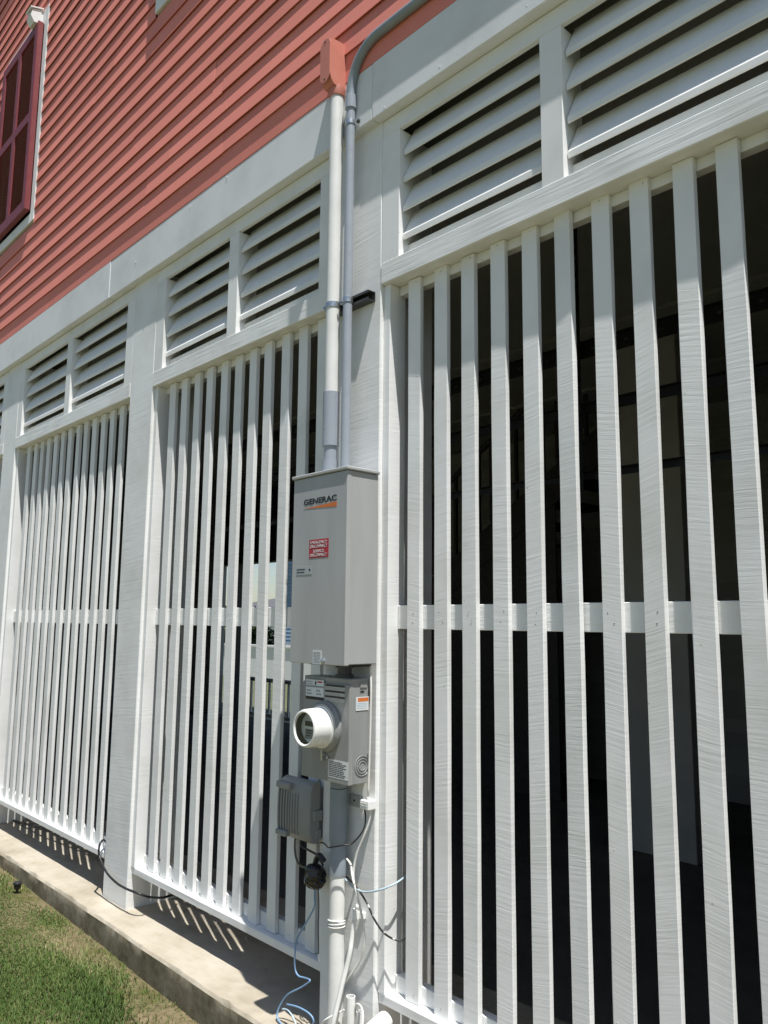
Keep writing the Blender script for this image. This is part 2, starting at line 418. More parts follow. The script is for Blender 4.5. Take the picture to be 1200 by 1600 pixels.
# wall behind the siding
obj('upper_wall', MB().box(XL, XR, -0.030, 5.4, 3.945, 8.5), M['dark'], H)
ZB, PI_, NC = 4.070, 0.1235, 37
WIN = [(-5.235, -4.205, 4.845, 6.825), (-2.13, -1.08, 5.455, 7.44)]   # window trim outlines
for i in range(NC):
    z0 = ZB+PI_*i; x = XL - random.uniform(0, 3.4)
    segs = []
    while x < XR:
        e = x+3.66; segs.append((max(x, XL), min(e, XR))); x = e
    cut = []
    for a, b in segs:
        parts = [(a, b)]
        for (wx0, wx1, wz0, wz1) in WIN:
            if z0+PI_*0.5 > wz0 and z0+PI_*0.5 < wz1:
                q = []
                for p0, p1 in parts:
                    if p1 <= wx0 or p0 >= wx1: q.append((p0, p1)); continue
                    if p0 < wx0: q.append((p0, wx0))
                    if p1 > wx1: q.append((wx1, p1))
                parts = q
        cut += parts
    for a, b in cut:
        if b-a < 0.02: continue
        dz = random.gauss(0, .0024); dy = random.gauss(0, .0008); zb = z0+dz; n = max(1, int((b-a)/0.6)); mb = MB()
        for k in range(n+1):
            xx = a+.0012+(b-a-.0024)*k/n; jz = random.gauss(0, .0006); jy = random.gauss(0, .0003)+dy
            mb.v += [(xx, -.056+jy, zb+jz), (xx, -.0508+jy, zb+jz), (xx, -.0368+dy, zb+.14), (xx, -.0420+dy, zb+.14)]
        for k in range(n):
            for q in range(4): mb.f.append((k*4+q, k*4+(q+1) % 4, (k+1)*4+(q+1) % 4, (k+1)*4+q))
        mb.f.append((3,2,1,0)); mb.f.append(tuple(n*4+q for q in range(4)))
        obj('siding_board', mb, M['red'], H)
zt = ZB+PI_*NC
obj('gable_wall', MB().box(XL, XR, -0.045, 5.4, 8.66, 9.9), M['red'], H)
rf = obj('roof', MB().profx([(-0.37, 10.02), (-0.37, 10.12), (2.7, 11.9), (5.9, 10.12), (5.9, 10.02), (2.7, 11.78)], XL-.5, XR+.5), M['roof'], H)
obj('soffit', MB().box(XL-.5, XR+.5, -0.37, 5.9, 9.90, 10.02), M['soffit'], rf)
# windows: trim, shutter and pane
def window(x0, x1, z0, z1):
    t_ = 0.085; y0 = -0.058
    wn = obj('window', MB().box(x0+t_, x1-t_, -0.036, -0.031, z0+t_, z1-t_), M['pane'], H)
    for (a, b, c, d) in ((x0, x0+t_, z0, z1), (x1-t_, x1, z0, z1), (x0+t_+.001, x1-t_-.001, z0, z0+t_), (x0+t_+.001, x1-t_-.001, z1-t_-.06, z1)):
        obj('window_trim', MB().cbox(a, b, y0, -0.031, c, d, .002), M['trimz'], wn)
    # shutter leaf covering the window: frame, centre stile, middle rail, louvers
    sx0, sx1, sz0, sz1 = x0+.035, x1-.085, z0+.11, z1-.135; ya, yb = -0.108, -0.062; st = .075
    xm = (sx0+sx1)/2; zm = sz0+(sz1-sz0)*0.50
    F = MB()
    F.cbox(sx0, sx0+st, ya, yb, sz0, sz1, .004); F.cbox(sx1-st, sx1, ya, yb, sz0, sz1, .004)
    F.cbox(xm-st/2, xm+st/2, ya+.001, yb, sz0+.09, sz1-.08, .003)
    for zz, hh in ((sz0, .095), (sz1-.085, .085)): F.cbox(sx0+st-.001, sx1-st+.001, ya+.0015, yb, zz, zz+hh, .003)
    for a, b in ((sx0+st, xm-st/2), (xm+st/2, sx1-st)): F.cbox(a-.001, b+.001, ya+.0015, yb, zm-.04, zm+.04, .003)
    obj('shutter_frame', F, M['shutter'], wn)
    for a, b in ((sx0+st, xm-st/2), (xm+st/2, sx1-st)):
        for c, d in ((sz0+.095, zm-.04), (zm+.04, sz1-.085)):
            L = MB(); z = c+.01
            while z < d-.01:
                L.profx([(ya+.012, z), (ya+.016, z-.004), (yb-.008, z+.026), (yb-.012, z+.030)], a, b); z += .027
            tag(obj('shutter_louver', L, M['shutter'], wn), kind='stuff')
    return wn
for q in WIN: window(*q)

WLT = thing('wall_light', 'small white floodlight on the red wall above the shuttered window', 'wall light', (-4.42, -.08, 6.72))
obj('back_plate', MB().cbox(-4.44, -4.34, -.075, -.055, 6.68, 6.84, .003), M['rail_white'], WLT)
obj('lamp_head', MB().profx([(-.075, 6.83), (-.15, 6.80), (-.16, 6.74), (-.13, 6.69), (-.075, 6.69)], -4.445, -4.335), M['rail_white'], WLT)
obj('visor', MB().profx([(-.06, 6.850), (-.06, 6.838), (-.165, 6.805), (-.17, 6.814)], -4.455, -4.325), M['rail_white'], WLT)

# garage interior under the house
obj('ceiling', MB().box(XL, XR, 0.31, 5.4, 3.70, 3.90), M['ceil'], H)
obj('garage_wall', MB().box(XL, -6.73, 0.12, 0.20, 0.007, 3.69), M['innerflat'], H)  # unseen solid wall, added to stop daylight leaking in past the last bay
obj('garage_wall', MB().box(2.41, XR, 0.12, 0.20, 0.007, 3.69), M['innerflat'], H)  # likewise added out of view, blocks light right of the end post
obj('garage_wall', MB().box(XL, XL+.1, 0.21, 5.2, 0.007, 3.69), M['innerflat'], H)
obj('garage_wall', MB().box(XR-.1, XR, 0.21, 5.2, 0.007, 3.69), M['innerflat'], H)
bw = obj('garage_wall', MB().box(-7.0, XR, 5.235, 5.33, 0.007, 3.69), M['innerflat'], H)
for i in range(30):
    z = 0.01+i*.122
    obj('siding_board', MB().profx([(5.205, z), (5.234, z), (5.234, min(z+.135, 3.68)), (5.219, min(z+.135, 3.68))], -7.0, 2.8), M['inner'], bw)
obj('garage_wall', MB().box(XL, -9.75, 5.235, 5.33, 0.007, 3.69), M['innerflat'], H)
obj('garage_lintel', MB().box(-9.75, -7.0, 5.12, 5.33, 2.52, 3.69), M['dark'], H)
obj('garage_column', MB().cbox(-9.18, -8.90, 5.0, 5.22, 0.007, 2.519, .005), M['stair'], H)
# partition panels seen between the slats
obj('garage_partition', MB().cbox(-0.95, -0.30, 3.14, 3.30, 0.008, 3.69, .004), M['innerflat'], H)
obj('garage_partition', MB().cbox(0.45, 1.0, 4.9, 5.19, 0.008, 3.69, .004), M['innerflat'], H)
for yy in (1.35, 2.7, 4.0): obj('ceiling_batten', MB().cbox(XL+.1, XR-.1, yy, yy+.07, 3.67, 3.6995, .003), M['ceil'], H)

# ------------------------------------------------------------------ slatted screens
SL = []
def slat_mesh(seed, z0=0.0, h=2.724):
    rg = random.Random(seed); n = 9; mb = MB(); w_, d, c = .0655, .0205, .0016
    ring = [(c,0),(w_-c,0),(w_,c),(w_,d-c),(w_-c,d),(c,d),(0,d-c),(0,c)]
    ph = rg.uniform(0, 6); am = rg.uniform(-.0012, .0012)
    for i in range(n+1):
        z = h*i/n; bow = am*math.sin(math.pi*i/n+ph*0.1)
        mb.v += [(a+bow+rg.gauss(0, .0006), b+rg.gauss(0, .0004), z) for a, b in ring]
    for i in range(n):
        for k in range(8): mb.f.append((i*8+k, i*8+(k+1) % 8, (i+1)*8+(k+1) % 8, (i+1)*8+k))
    mb.f.append(tuple(range(8))[::-1]); mb.f.append(tuple(n*8+k for k in range(8)))
    me = bpy.data.meshes.new('slat'); me.from_pydata(mb.v, [], mb.f); fixn(me); me.materials.append(M['slat']); return me
for s_ in range(7): SL.append(slat_mesh(s_))
def screen(x0, x1, first, label, pitch=0.1414, jr=True):
    T = thing('slat_screen', label, 'slat screen', ((x0+x1)/2, 0.06, 0.19), 'white slat screens between the posts')
    k = 0; x = first
    while x+.0655 < x1-0.02:
        zb = 0.2235+random.uniform(0, .003)
        o = bpy.data.objects.new('slat', random.choice(SL)); link(o, T, (x+random.gauss(0, .0018), .0506+random.gauss(0, .0005), zb))
        o.scale = (1, 1, (2.9475-random.uniform(0, .004)-zb)/2.724)
        o.rotation_euler = (random.gauss(0, .0006), random.gauss(0, .0010), random.gauss(0, .022))
        x += pitch
    obj('jamb', MB().cbox(x0+.0005, x0+.037, .018, .107, .2235, 2.9475, .0015), M['slat'], T)
    obj('jamb', MB().cbox(x1-.037, x1-.0005, .018, .107, .2235, 2.9475, .0015), M['slat'], T)
    obj('rail', MB().cbox(x0+.038, x1-.038, .0725, .094, 1.543, 1.634, .0018), M['beam'], T)
    obj('top_nailer', MB().cbox(x0+.038, x1-.038, .0727, .110, 2.909, 2.9475, .0015), M['beam'], T)
    obj('bottom_nailer', MB().cbox(x0+.038, x1-.038, .0727, .110, .2238, .282, .0015), M['beam'], T)
    obj('bottom_beam', MB().cbox(x0+.0005, x1-.0005, .022, .112, .188, .223, .003), M['beam'], T)
    nm = MB(); rn = random.Random(int(x0*100)); xx = first
    while xx+.0655 < x1-0.02:
        for z in (.25, 1.572, 1.605, 2.93):
            nm.lathe([(.0028, 0), (.0022, .0009), (0, .0012)], (xx+.033+rn.uniform(-.015, .015), .0516, z+rn.uniform(-.006, .006)), 'y', 6)
        xx += pitch
    tag(obj('nail_head', nm, M['cab'], T), kind='stuff')
    obj('sill_beam', MB().cbox(x0+.001, x1-.001, -.0025, .115, 2.948, 3.038, .003), M['beam'], T)
    return T
screen(0.0, 2.104, .1115, 'white slat screen to the right of the electrical boxes, nearest and widest spaced')
screen(-2.0115, -0.318, -1.884, 'white slat screen just left of the grey electrical boxes', 0.1402)
screen(-4.410, -2.314, -4.262, 'white slat screen two posts left of the electrical boxes, strips of sun below it')
screen(-6.420, -4.712, -6.28, 'white slat screen at the far left edge of the picture')

# ------------------------------------------------------------------ louver panels
def louvers(x0, x1, label, mull=None):
    T = thing('louver_panel', label, 'louver vent', ((x0+x1)/2, 0.05, 3.04), 'louver vents above the slat screens')
    obj('header', MB().cbox(x0+.001, x1-.001, .0015, .024, 3.601, 3.676, .002), M['trimz'], T)
    obj('sill_board', MB().cbox(x0+.01, x1-.01, .052, .118, 3.0388, 3.104, .003), M['blade'], T)
    e = .104; ml = mull or (((x0+x1)/2-.045), ((x0+x1)/2+.045))
    for a, b in ((x0+.0008, x0+e), (ml[0], ml[1]), (x1-e, x1-.0008)):
        obj('stile', MB().cbox(a, b, .001, .12, 3.0385, 3.6005, .002), M['trimz'], T)
    for a, b in ((x0+e, ml[0]), (ml[1], x1-e)):
        blade = None
        for i in range(4):
            zn = 3.113+.124*i
            if blade is None:
                L = b-a
                mb = MB().profx([(.004,0), (0,.003), (0,.023), (.002,.0275), (.006,.032), (.060,.138), (.060,.106)], .004, L-.003)
                blade = obj('blade', MB().add([(x+a, y+.0205, z+zn) for x, y, z in mb.v], mb.f), M['blade'], T, origin=(a, .0205, zn))
            else:
                o = copyo(blade, T, (a+random.uniform(-.002, .002), (.0205+random.gauss(0, .001)), zn+random.gauss(0, .002)))
                o.rotation_euler.y = random.gauss(0, .003)
    return T
louvers(0.0, 2.104, 'white louver vent above the nearest screen, right of the conduits', (.806, .896))
louvers(-2.0115, -0.318, 'white louver vent directly left of the white conduit', (-1.2, -1.11))
louvers(-4.410, -2.314, 'white louver vent two posts left of the conduits', None)
louvers(-6.420, -4.712, 'sliver of white louver vent at the left edge of the picture', None)

# ------------------------------------------------------------------ transfer switch
F_ = -0.163
def text(body, x0, x1, z0, z1, y, mat, parent, name='lettering', bold=0.0):
    cu = bpy.data.curves.new('t', 'FONT'); cu.body = body; cu.extrude = 0.002; cu.offset = bold; cu.resolution_u = 3
    o = bpy.data.objects.new('t', cu); COL.objects.link(o)
    dg = bpy.context.evaluated_depsgraph_get(); me = bpy.data.meshes.new_from_object(o.evaluated_get(dg))
    bpy.data.objects.remove(o); bpy.data.curves.remove(cu)
    A = np.array([v.co for v in me.vertices]); lo, hi = A.min(0), A.max(0)
    B = np.zeros_like(A)
    B[:,0] = (A[:,0]-lo[0])/(hi[0]-lo[0])*(x1-x0); B[:,2] = (A[:,1]-lo[1])/(hi[1]-lo[1])*(z1-z0); B[:,1] = -(A[:,2]-lo[2])/(hi[2]-lo[2])*0.0007
    me.vertices.foreach_set('co', B.ravel()); me.materials.clear(); me.materials.append(mat)
    return link(bpy.data.objects.new(name, me), parent, (x0, y, z0))
TS = thing('transfer_switch', 'tall light grey steel cabinet with logo and red sticker on the post', 'electrical box', (-.17, -.08, 1.405))
cab = obj('cabinet', MB().cbox(-.343, -.002, F_+.004, -.002, 1.4085, 2.150, .003), M['cab'], TS)
obj('front_cover', MB().cbox(-.3455, -.0005, F_, F_+.022, 1.4045, 2.1495, .003), M['cab'], TS)
obj('top_lid', MB().cbox(-.352, .008, -.171, -.001, 2.1505, 2.164, .003), M['cab'], TS)
text('GENERAC', -.274, -.064, 2.0365, 2.0605, F_-.0004, M['ink'], TS, 'logo_lettering', 0.03)
obj('logo_stripe', MB().prism([(-.274, 2.0225), (-.063, 2.0325), (-.063, 2.0130)], F_-.0009, F_-.0003), M['orange'], TS)
rl = obj('warning_label', MB().box(-.2315, -.109, F_-.0008, F_-.0002, 1.818, 1.892), M['redlabel'], TS)
fr = MB()
for q in ((-.2315,-.109,1.8905,1.892), (-.2315,-.109,1.818,1.8195), (-.2315,-.230,1.8196,1.8904), (-.1105,-.109,1.8196,1.8904)): fr.box(q[0],q[1],F_-.0013,F_-.0009,q[2],q[3])
for s_, z, xa, xb in (('EMERGENCY', 1.8745, -.2235, -.117), ('DISCONNECT', 1.8590, -.2245, -.116), ('SERVICE', 1.8395, -.205, -.136), ('DISCONNECT', 1.8240, -.2245, -.116)):
    text(s_, xa, xb, z, z+.0115, F_-.0010, M['wlabel'], rl)
def lines(parent, x0, x1, z0, z1, y, n, mat, seed=1, fill=0.5, name='print'):
    """unreadably small print as short bars"""
    rg = random.Random(seed); mb = MB(); h = (z1-z0)/n
    for i in range(n):
        x = x0; zb = z1-(i+1)*h+h*.2
        end = x0+(x1-x0)*rg.uniform(.72, 1)
        while x < end-.002:
            l = min(rg.uniform(.004, .016), end-x); mb.box(x, x+l, y-.0003, y, zb, zb+h*fill); x += l+.0018
    return obj(name, mb, mat, parent)
pl = obj('rating_plate', MB().cbox(-.314, -.211, F_-.0012, F_-.0002, 1.7545, 1.787, .0003), M['silver'], TS)
lines(pl, -.309, -.240, 1.760, 1.782, F_-.0013, 2, M['ink'], 3, .42)
obj('mark', MB().box(-.230, -.221, F_-.0016, F_-.0013, 1.768, 1.777), M['ink'], pl)
st = obj('small_label', MB().box(-.194, -.138, F_-.0008, F_-.0002, 1.405, 1.458), M['wlabel'], TS)
lines(st, -.189, -.143, 1.409, 1.454, F_-.0009, 8, M['mbox'], 5, .4)
obj('latch_screw', MB().lathe([(.010, 0), (.010, .006), (.006, .010), (0.0, .011)], (-.128, F_, 1.418), 'y', 14), M['zinc'], TS, smooth=True)
obj('bottom_flange', MB().box(-.30, -.03, -.10, -.004, 1.398, 1.4080), M['dark'], TS)
# nipple between the two cabinets
obj('cabinet_nipple', MB().lathe([(.036, 0), (.036, .012), (.028, .012), (.028, .038), (.036, .038), (.036, .046)], (-.13, -.055, 1.3525), 'z', 20), M['strut'], TS, smooth=True)

# ------------------------------------------------------------------ meter box and meter
MBX = thing('meter_box', 'dark grey meter socket box with stickers under the tall cabinet', 'meter box', (-.19, -.05, .958))
B_ = -.097
obj('cabinet', MB().cbox(-.338, -.047, B_+.006, -.002, .960, 1.352, .003), M['mbox'], MBX)
obj('front_cover', MB().cbox(-.340, -.046, B_, B_+.020, .9585, 1.330, .003), M['mbox'], MBX)
obj('ring', MB().lathe([(.098, 0), (.098, .007), (.090, .014), (.088, .022), (.082, .022)], (-.190, B_, 1.163), 'y', 40), M['mbox'], MBX, smooth=True)
l1 = obj('safety_label', MB().box(-.319, -.205, B_-.0006, B_-.0001, 1.272, 1.338), M['wlabel'], MBX)
lines(l1, -.315, -.27, 1.318, 1.335, B_-.0007, 2, M['mbox'], 11, .4); obj('print', MB().box(-.246, -.213, B_-.0009, B_-.0006, 1.327, 1.333), M['redlabel'], l1)
obj('print', MB().box(-.319, -.205, B_-.0010, B_-.0007, 1.308, 1.315), M['pvcd'], l1)
lines(l1, -.312, -.278, 1.277, 1.301, B_-.0007, 2, M['pvcd'], 13, .5); lines(l1, -.250, -.218, 1.277, 1.303, B_-.0007, 2, M['pvcd'], 14, .5)
obj('mark', MB().prism([(-.262, 1.325), (-.256, 1.336), (-.250, 1.325), (-.256, 1.316)], B_-.0011, B_-.0007), M['ink'], l1)
obj('black_strip', MB().box(-.319, -.203, B_-.0006, B_-.0001, 1.260, 1.2715), M['ink'], MBX)
l2 = obj('rating_label', MB().box(-.194, -.075, B_-.0006, B_-.0001, 1.262, 1.327), M['silver'], MBX)
for z in (1.318, 1.2955, 1.275): obj('print', MB().box(-.194, -.075, B_-.0009, B_-.0006, z, z+.008), M['ink'], l2)
for i, z in enumerate((1.305, 1.284, 1.264)): lines(l2, -.190, -.080, z, z+.010, B_-.0007, 2, M['mbox'], 20+i, .4)
l3 = obj('notice_label', MB().box(-.168, -.0475, B_-.0006, B_-.0001, .977, 1.044), M['wlabel'], MBX)
lines(l3, -.162, -.053, .981, 1.040, B_-.0007, 9, M['ink'], 31, .45)
# side label, knockout rings and screws on the right face
def side(name, y0, y1, z0, z1, mat, x=-.0455, t_=.0006, parent=MBX): return obj(name, MB().box(x, x+t_, y0, y1, z0, z1), mat, parent)
sl_ = side('side_label', -.067, -.002, 1.232, 1.2835, M['wlabel'])
side('print', -.057, -.004, 1.2655, 1.2795, M['orange'], -.0448, .0003, sl_)
for z in (1.258, 1.252, 1.246, 1.240): side('print', -.062, -.012, z, z+.0022, M['ltblue'], -.0448, .0003, sl_)
side('print', -.045, -.025, 1.300, 1.306, M['ink'], -.0455, .0004)
side('hub_plate', -.046, -.012, 1.318, 1.338, M['mbox'], -.0455, .002)
for R_ in (.037, .027, .017):
    obj('knockout_ring', MB().tube([(-.0455, -.030+R_*math.cos(a), 1.025+R_*math.sin(a)) for a in [2*math.pi*k/36 for k in range(36)]], .0016, 6, closed=True), M['mbox'], MBX, smooth=True)
obj('hasp', MB().box(-.196, -.186, B_-.016, B_, 1.035, 1.076).box(-.2, -.18, B_-.012, B_, 1.055, 1.061), M['zinc'], MBX)
obj('seal', MB().lathe([(0.0,0),(.006,.002),(.006,.007),(0.0,.009)], (-.165, B_-.003, 1.048), 'y', 12), M['zinc'], MBX, smooth=True)
obj('screw', MB().lathe([(.004,0),(.004,.003),(0,.004)], (-.19, B_, .99), 'y', 10), M['zinc'], MBX, smooth=True)

MT = thing('electric_meter', 'round white electric meter with a dark glass dial', 'meter', (-.19, -.16, 1.09))
mc = (-.190, -.117, 1.163)
obj('cover', MB().lathe([(.0805, 0), (.0805, .004), (.0735, .006), (.0735, .012), (.0728, .060), (.0715, .076), (.0685, .084), (.0635, .086), (.0595, .083), (.0575, .072), (.0575, .05)], mc, 'y', 56), M['meterw'], MT, smooth=True)
obj('dial_plate', MB().lathe([(.0572, .045), (.0572, .048)], mc, 'y', 40), M['strut'], MT)
obj('dark_liner', MB().lathe([(.0573, .049), (.0573, .077), (.0565, .077), (.0565, .049)], mc, 'y', 40), M['dark'], MT, smooth=True)  # near-black ring added inside the cover to darken its lit inner wall
obj('glass', MB().lathe([(.0578, .0775), (.0578, .0795), (0.0, .0815)], mc, 'y', 40), M['glass'], MT, smooth=True)
dp = MB(); dp.box(-.222, -.158, mc[1]-.053, mc[1]-.0485, 1.168, 1.186)
obj('display', dp, M['ink'], MT)
obj('name_plate', MB().box(-.224, -.156, mc[1]-.0505, mc[1]-.0485, 1.122, 1.158), M['mbox'], MT)
pb = MB()
for i, z in enumerate((1.150, 1.141, 1.132)): pb.box(-.216, -.18-.006*i, mc[1]-.0512, mc[1]-.0507, z, z+.004)
obj('print', pb, M['ink'], MT)

obj('mounting_strut', MB().box(-.31, -.03, .0005, .0172, 1.50, 1.54).box(-.31, -.03, .0005, .0172, 2.00, 2.04), M['strut'], TS)
TS.location = (.0214+.9907*TS.location.x, TS.location.y-.018, .01455+.9907*TS.location.z); TS.scale = (.9907, 1, .9907)
obj('mounting_strut', MB().box(-.31, -.07, .0005, .0272, 1.02, 1.06).box(-.31, -.07, .0005, .0272, 1.26, 1.30), M['strut'], MBX)
for o_ in (MBX, MT):
    o_.location = (.0321+.986*o_.location.x, o_.location.y-.028, .0219+.986*o_.location.z); o_.scale = (.986, 1, .986)

# ------------------------------------------------------------------ conduits
PW = (-.222, -.072); PG = (-.138, -.062)
WC = thing('white_conduit', 'white painted conduit rising from the tall cabinet to a red fitting', 'conduit', (PW[0], PW[1], 2.165))
obj('pipe', MB().lathe([(.0295, 0), (.0295, 1.36)], (PW[0], PW[1], 2.52), 'z', 28), M['pvcw'], WC, smooth=True)
obj('sleeve', MB().lathe([(.0300, 0), (.0345, .002), (.0345, .232), (.0295, .234)], (PW[0], PW[1], 2.288), 'z', 28), M['pvcg'], WC, smooth=True)
obj('coupling', MB().lathe([(.028, 0), (.028, .03), (.0335, .03), (.0335, .062), (.028, .062), (.028, .125)], (PW[0], PW[1], 2.165), 'z', 28), M['pvcg'], WC, smooth=True)
obj('hub', MB().lathe([(.0355, 0), (.0355, .030), (.030, .031)], (PW[0], PW[1], 2.1645), 'z', 28), M['pvcg'], WC, smooth=True)
LB = thing('pipe_fitting', 'salmon red painted conduit fitting on top of the white conduit', 'conduit fitting', (-.23, -.09, 3.86))
bo_ = MB().profx([(-.044, 4.125), (-.128, 4.118), (-.1335, 4.10), (-.1335, 3.945), (-.128, 3.925), (-.11, 3.905), (-.044, 3.905)], -.262, -.197)
obj('body', bo_, M['redbox'], LB)
cv = []
for k in range(24):
    a = 2*math.pi*k/24; cx_ = -.2295 + .034*math.cos(a); cz_ = 4.018+(.068 if math.sin(a) > 0 else -.068)+.036*math.sin(a)
    cv.append((cx_, cz_))
cvr = obj('cover_plate', MB().prism(cv, -.1385, -.1337), M['redbox'], LB)
for z in (4.108, 3.928): obj('screw', MB().lathe([(.004, 0), (.004, .002)], (-.2295, -.1386, z), 'y', 10), M['dark'], cvr)
obj('hub', MB().lathe([(.033, 0), (.0345, .004), (.0345, .045)], (PW[0], PW[1], 3.866), 'z', 28), M['redbox'], LB, smooth=True)
GC = thing('grey_conduit', 'thin grey conduit beside the white one, bending right under the siding', 'conduit', (PG[0], PG[1], 2.165))
obj('pipe', MB().lathe([(.0195, 0), (.0195, 1.66)], (PG[0], PG[1], 2.17), 'z', 24), M['pvcg'], GC, smooth=True)
obj('hub', MB().lathe([(.026, 0), (.026, .024), (.0195, .026)], (PG[0], PG[1], 2.1645), 'z', 24), M['pvcg'], GC, smooth=True)
el = [(PG[0], PG[1], 3.80), (PG[0], PG[1], 3.86)]
R_ = .176
for k in range(0, 13):
    a = math.pi/2*k/12; el.append((PG[0]+R_*(1-math.cos(a)), PG[1]-.001*k/12, 3.862+R_*math.sin(a)))
el += [(.3, -.063, 4.038), (1.2, -.063, 4.038), (2.6, -.063, 4.038), (XR-.2, -.063, 4.038)]
obj('elbow', MB().tube(el, .0205, 20), M['pvcd'], GC, smooth=True)
obj('coupling', MB().lathe([(.0205, 0), (.0250, .001), (.0250, .062), (.0205, .063)], (PG[0], PG[1], 3.775), 'z', 24), M['pvcg'], GC, smooth=True)
obj('coupling', MB().lathe([(.0205, 0), (.0250, .001), (.0250, .07), (.0205, .071)], (1.0, -.0665, 4.038), 'x', 24), M['pvcg'], GC, smooth=True)
def pipe_clamp(px, r, z, label, side_=1):
    T = thing('pipe_clamp', label, 'clamp', (px[0], px[1], z))
    obj('strap', MB().lathe([(r+.0005, 0), (r+.003, .0005), (r+.003, .0235), (r+.0005, .024)], (px[0], px[1], z), 'z', 28), M['zinc'], T, smooth=True)
    obj('ear', MB().cbox(px[0]-r-.020, px[0]-r+.001, px[1]-.009, px[1]-.004, z+.001, z+.023, .0008), M['zinc'], T)
    obj('ear', MB().cbox(px[0]-r-.020, px[0]-r+.001, px[1]+.004, px[1]+.009, z+.001, z+.023, .0008), M['zinc'], T)
    obj('bolt', MB().lathe([(.0065, 0), (.0065, .005), (.003, .005), (.003, .032), (.006, .032), (.006, .037)], (px[0]-r-.012, px[1]+.018, z+.012), 'y', 6), M['zinc'], T)
    return T
pipe_clamp(PW, .0295, 2.889, 'zinc pipe clamp holding the white conduit to the strut')
pipe_clamp(PG, .0195, 2.892, 'zinc pipe clamp holding the grey conduit to the strut')
CS = thing('conduit_strap', 'small steel strap with screw on the grey conduit near its bend', 'strap', (PG[0], PG[1], 3.66))
obj('strap', MB().lathe([(.0200, 0), (.0225, .0005), (.0225, .0195), (.0200, .020)], (PG[0], PG[1], 3.700), 'z', 24), M['zinc'], CS, smooth=True)
obj('tab', MB().cbox(PG[0]+.019, PG[0]+.046, -.0475, -.0462, 3.698, 3.722, .0006), M['zinc'], CS)
obj('screw', MB().lathe([(.010, 0), (.009, .005), (.004, .008), (0, .0085)], (PG[0]+.036, -.0475, 3.710), 'y', 14), M['strut'], CS, smooth=True)
# strut channel: open side to the front
SB = thing('strut_channel', 'short dark steel strut channel across the post behind the conduits', 'bracket', (-.15, -.02, 2.885))
o_, t_ = .0415, .0027
obj('channel', MB().box(-.285, -.033, -t_, -.0008, 2.885, 2.885+o_).box(-.285, -.033, -o_, -t_-.0001, 2.885, 2.885+t_).box(-.285, -.033, -o_, -t_-.0001, 2.885+o_-t_, 2.885+o_)
    .box(-.285, -.033, -o_, -o_+t_, 2.885+t_+.0001, 2.885+.0105).box(-.285, -.033, -o_, -o_+t_, 2.885+o_-.0105, 2.885+o_-t_-.0001), M['strut'], SB)
obj('strut_bolt', MB().lathe([(.008, 0), (.008, .006), (0, .007)], (-.075, -.003, 2.906), 'y', 6), M['zinc'], SB)
# conduit below the meter box
PL = (-.160, -.047)
LC = thing('riser_conduit', 'thick conduit below the meter box, grey above and white painted below', 'conduit', (PL[0], PL[1], 0.0))
obj('pipe', MB().lathe([(.0305, 0), (.0305, .655)], (PL[0], PL[1], .002), 'z', 30), M['pvcw'], LC, smooth=True)
obj('bell', MB().lathe([(.0310, 0), (.0345, .001), (.0345, .075), (.0312, .085), (.0312, .15), (.0310, .16)], (PL[0], PL[1], .612), 'z', 30), M['pvcd'], LC, smooth=True)
obj('sleeve', MB().lathe([(.0330, 0), (.0355, .002), (.0355, .196), (.0330, .198)], (PL[0], PL[1], .733), 'z', 30), M['pvcd'], LC, smooth=True)
obj('hub', MB().lathe([(.031, 0), (.034, .001), (.034, .026)], (PL[0], PL[1], .932), 'z', 30), M['pvcd'], LC, smooth=True)
for i, z in enumerate((.432, .440, .449)):
    tw = [(PL[0]+(.0335+.006*max(0, math.cos(a))**4)*math.cos(a), PL[1]+.0335*math.sin(a), z+.004*math.sin(a+i)) for a in [2*math.pi*k/28 for k in range(28)]]
    obj('wire_tie', MB().tube(tw, .0026, 6, closed=True), M['wcable'], LC, smooth=True)

# ------------------------------------------------------------------ telecom box with ribs
NB = thing('telecom_box', 'ribbed grey plastic cable box on the slats below the meter box', 'cable box', (-.43, -.01, .68))
obj('back_box', MB().cbox(-.520, -.330, -.010, .0505, .700, .900, .006), M['nid'], NB)
cs = [(-.012, .0), (-.040, .004), (-.058, .018), (-.066, .05), (-.067, .12), (-.064, .20), (-.055, .228), (-.036, .238), (-.012, .240)]
mb = MB(); n = len(cs); xs_ = [(-.543, .40), (-.538, .80), (-.525, .97), (-.44, 1.0), (-.345, .97), (-.328, .80), (-.322, .40)]
for (x, s_) in xs_: mb.v += [(x, -.012+(y+.012)*s_, .682+z) for y, z in cs]
for i in range(len(xs_)-1):
    for k in range(n-1): mb.f.append((i*n+k, i*n+k+1, (i+1)*n+k+1, (i+1)*n+k))
    mb.f.append((i*n, (i+1)*n, (i+1)*n+n-1, i*n+n-1))
mb.f.append(tuple(range(n))[::-1]); mb.f.append(tuple((len(xs_)-1)*n+k for k in range(n)))
obj('cover', mb, M['nid'], NB, smooth=True)
for x in (-.527, -.508, -.489, -.470, -.452, -.434, -.416, -.398):
    rb = [(x, -.012+(y+.012)*1.0-.003, .682+z) for y, z in ((-.060, .03), (-.0645, .05), (-.066, .12), (-.064, .18), (-.060, .195))]
    obj('rib', MB().tube(spline(rb, 3), .0042 if x < -.46 else .0022, 6), M['nid'], NB, smooth=True)
obj('top_hood', MB().cbox(-.532, -.44, -.082, -.050, .882, .908, .004), M['nid'], NB)
obj('foot_pad', MB().cbox(-.532, -.46, -.080, -.050, .694, .716, .004), M['nid'], NB)
obj('hinge', MB().cbox(-.329, -.312, -.045, -.002, .775, .815, .003).cbox(-.329, -.318, -.03, -.002, .70, .74, .003), M['nid'], NB)

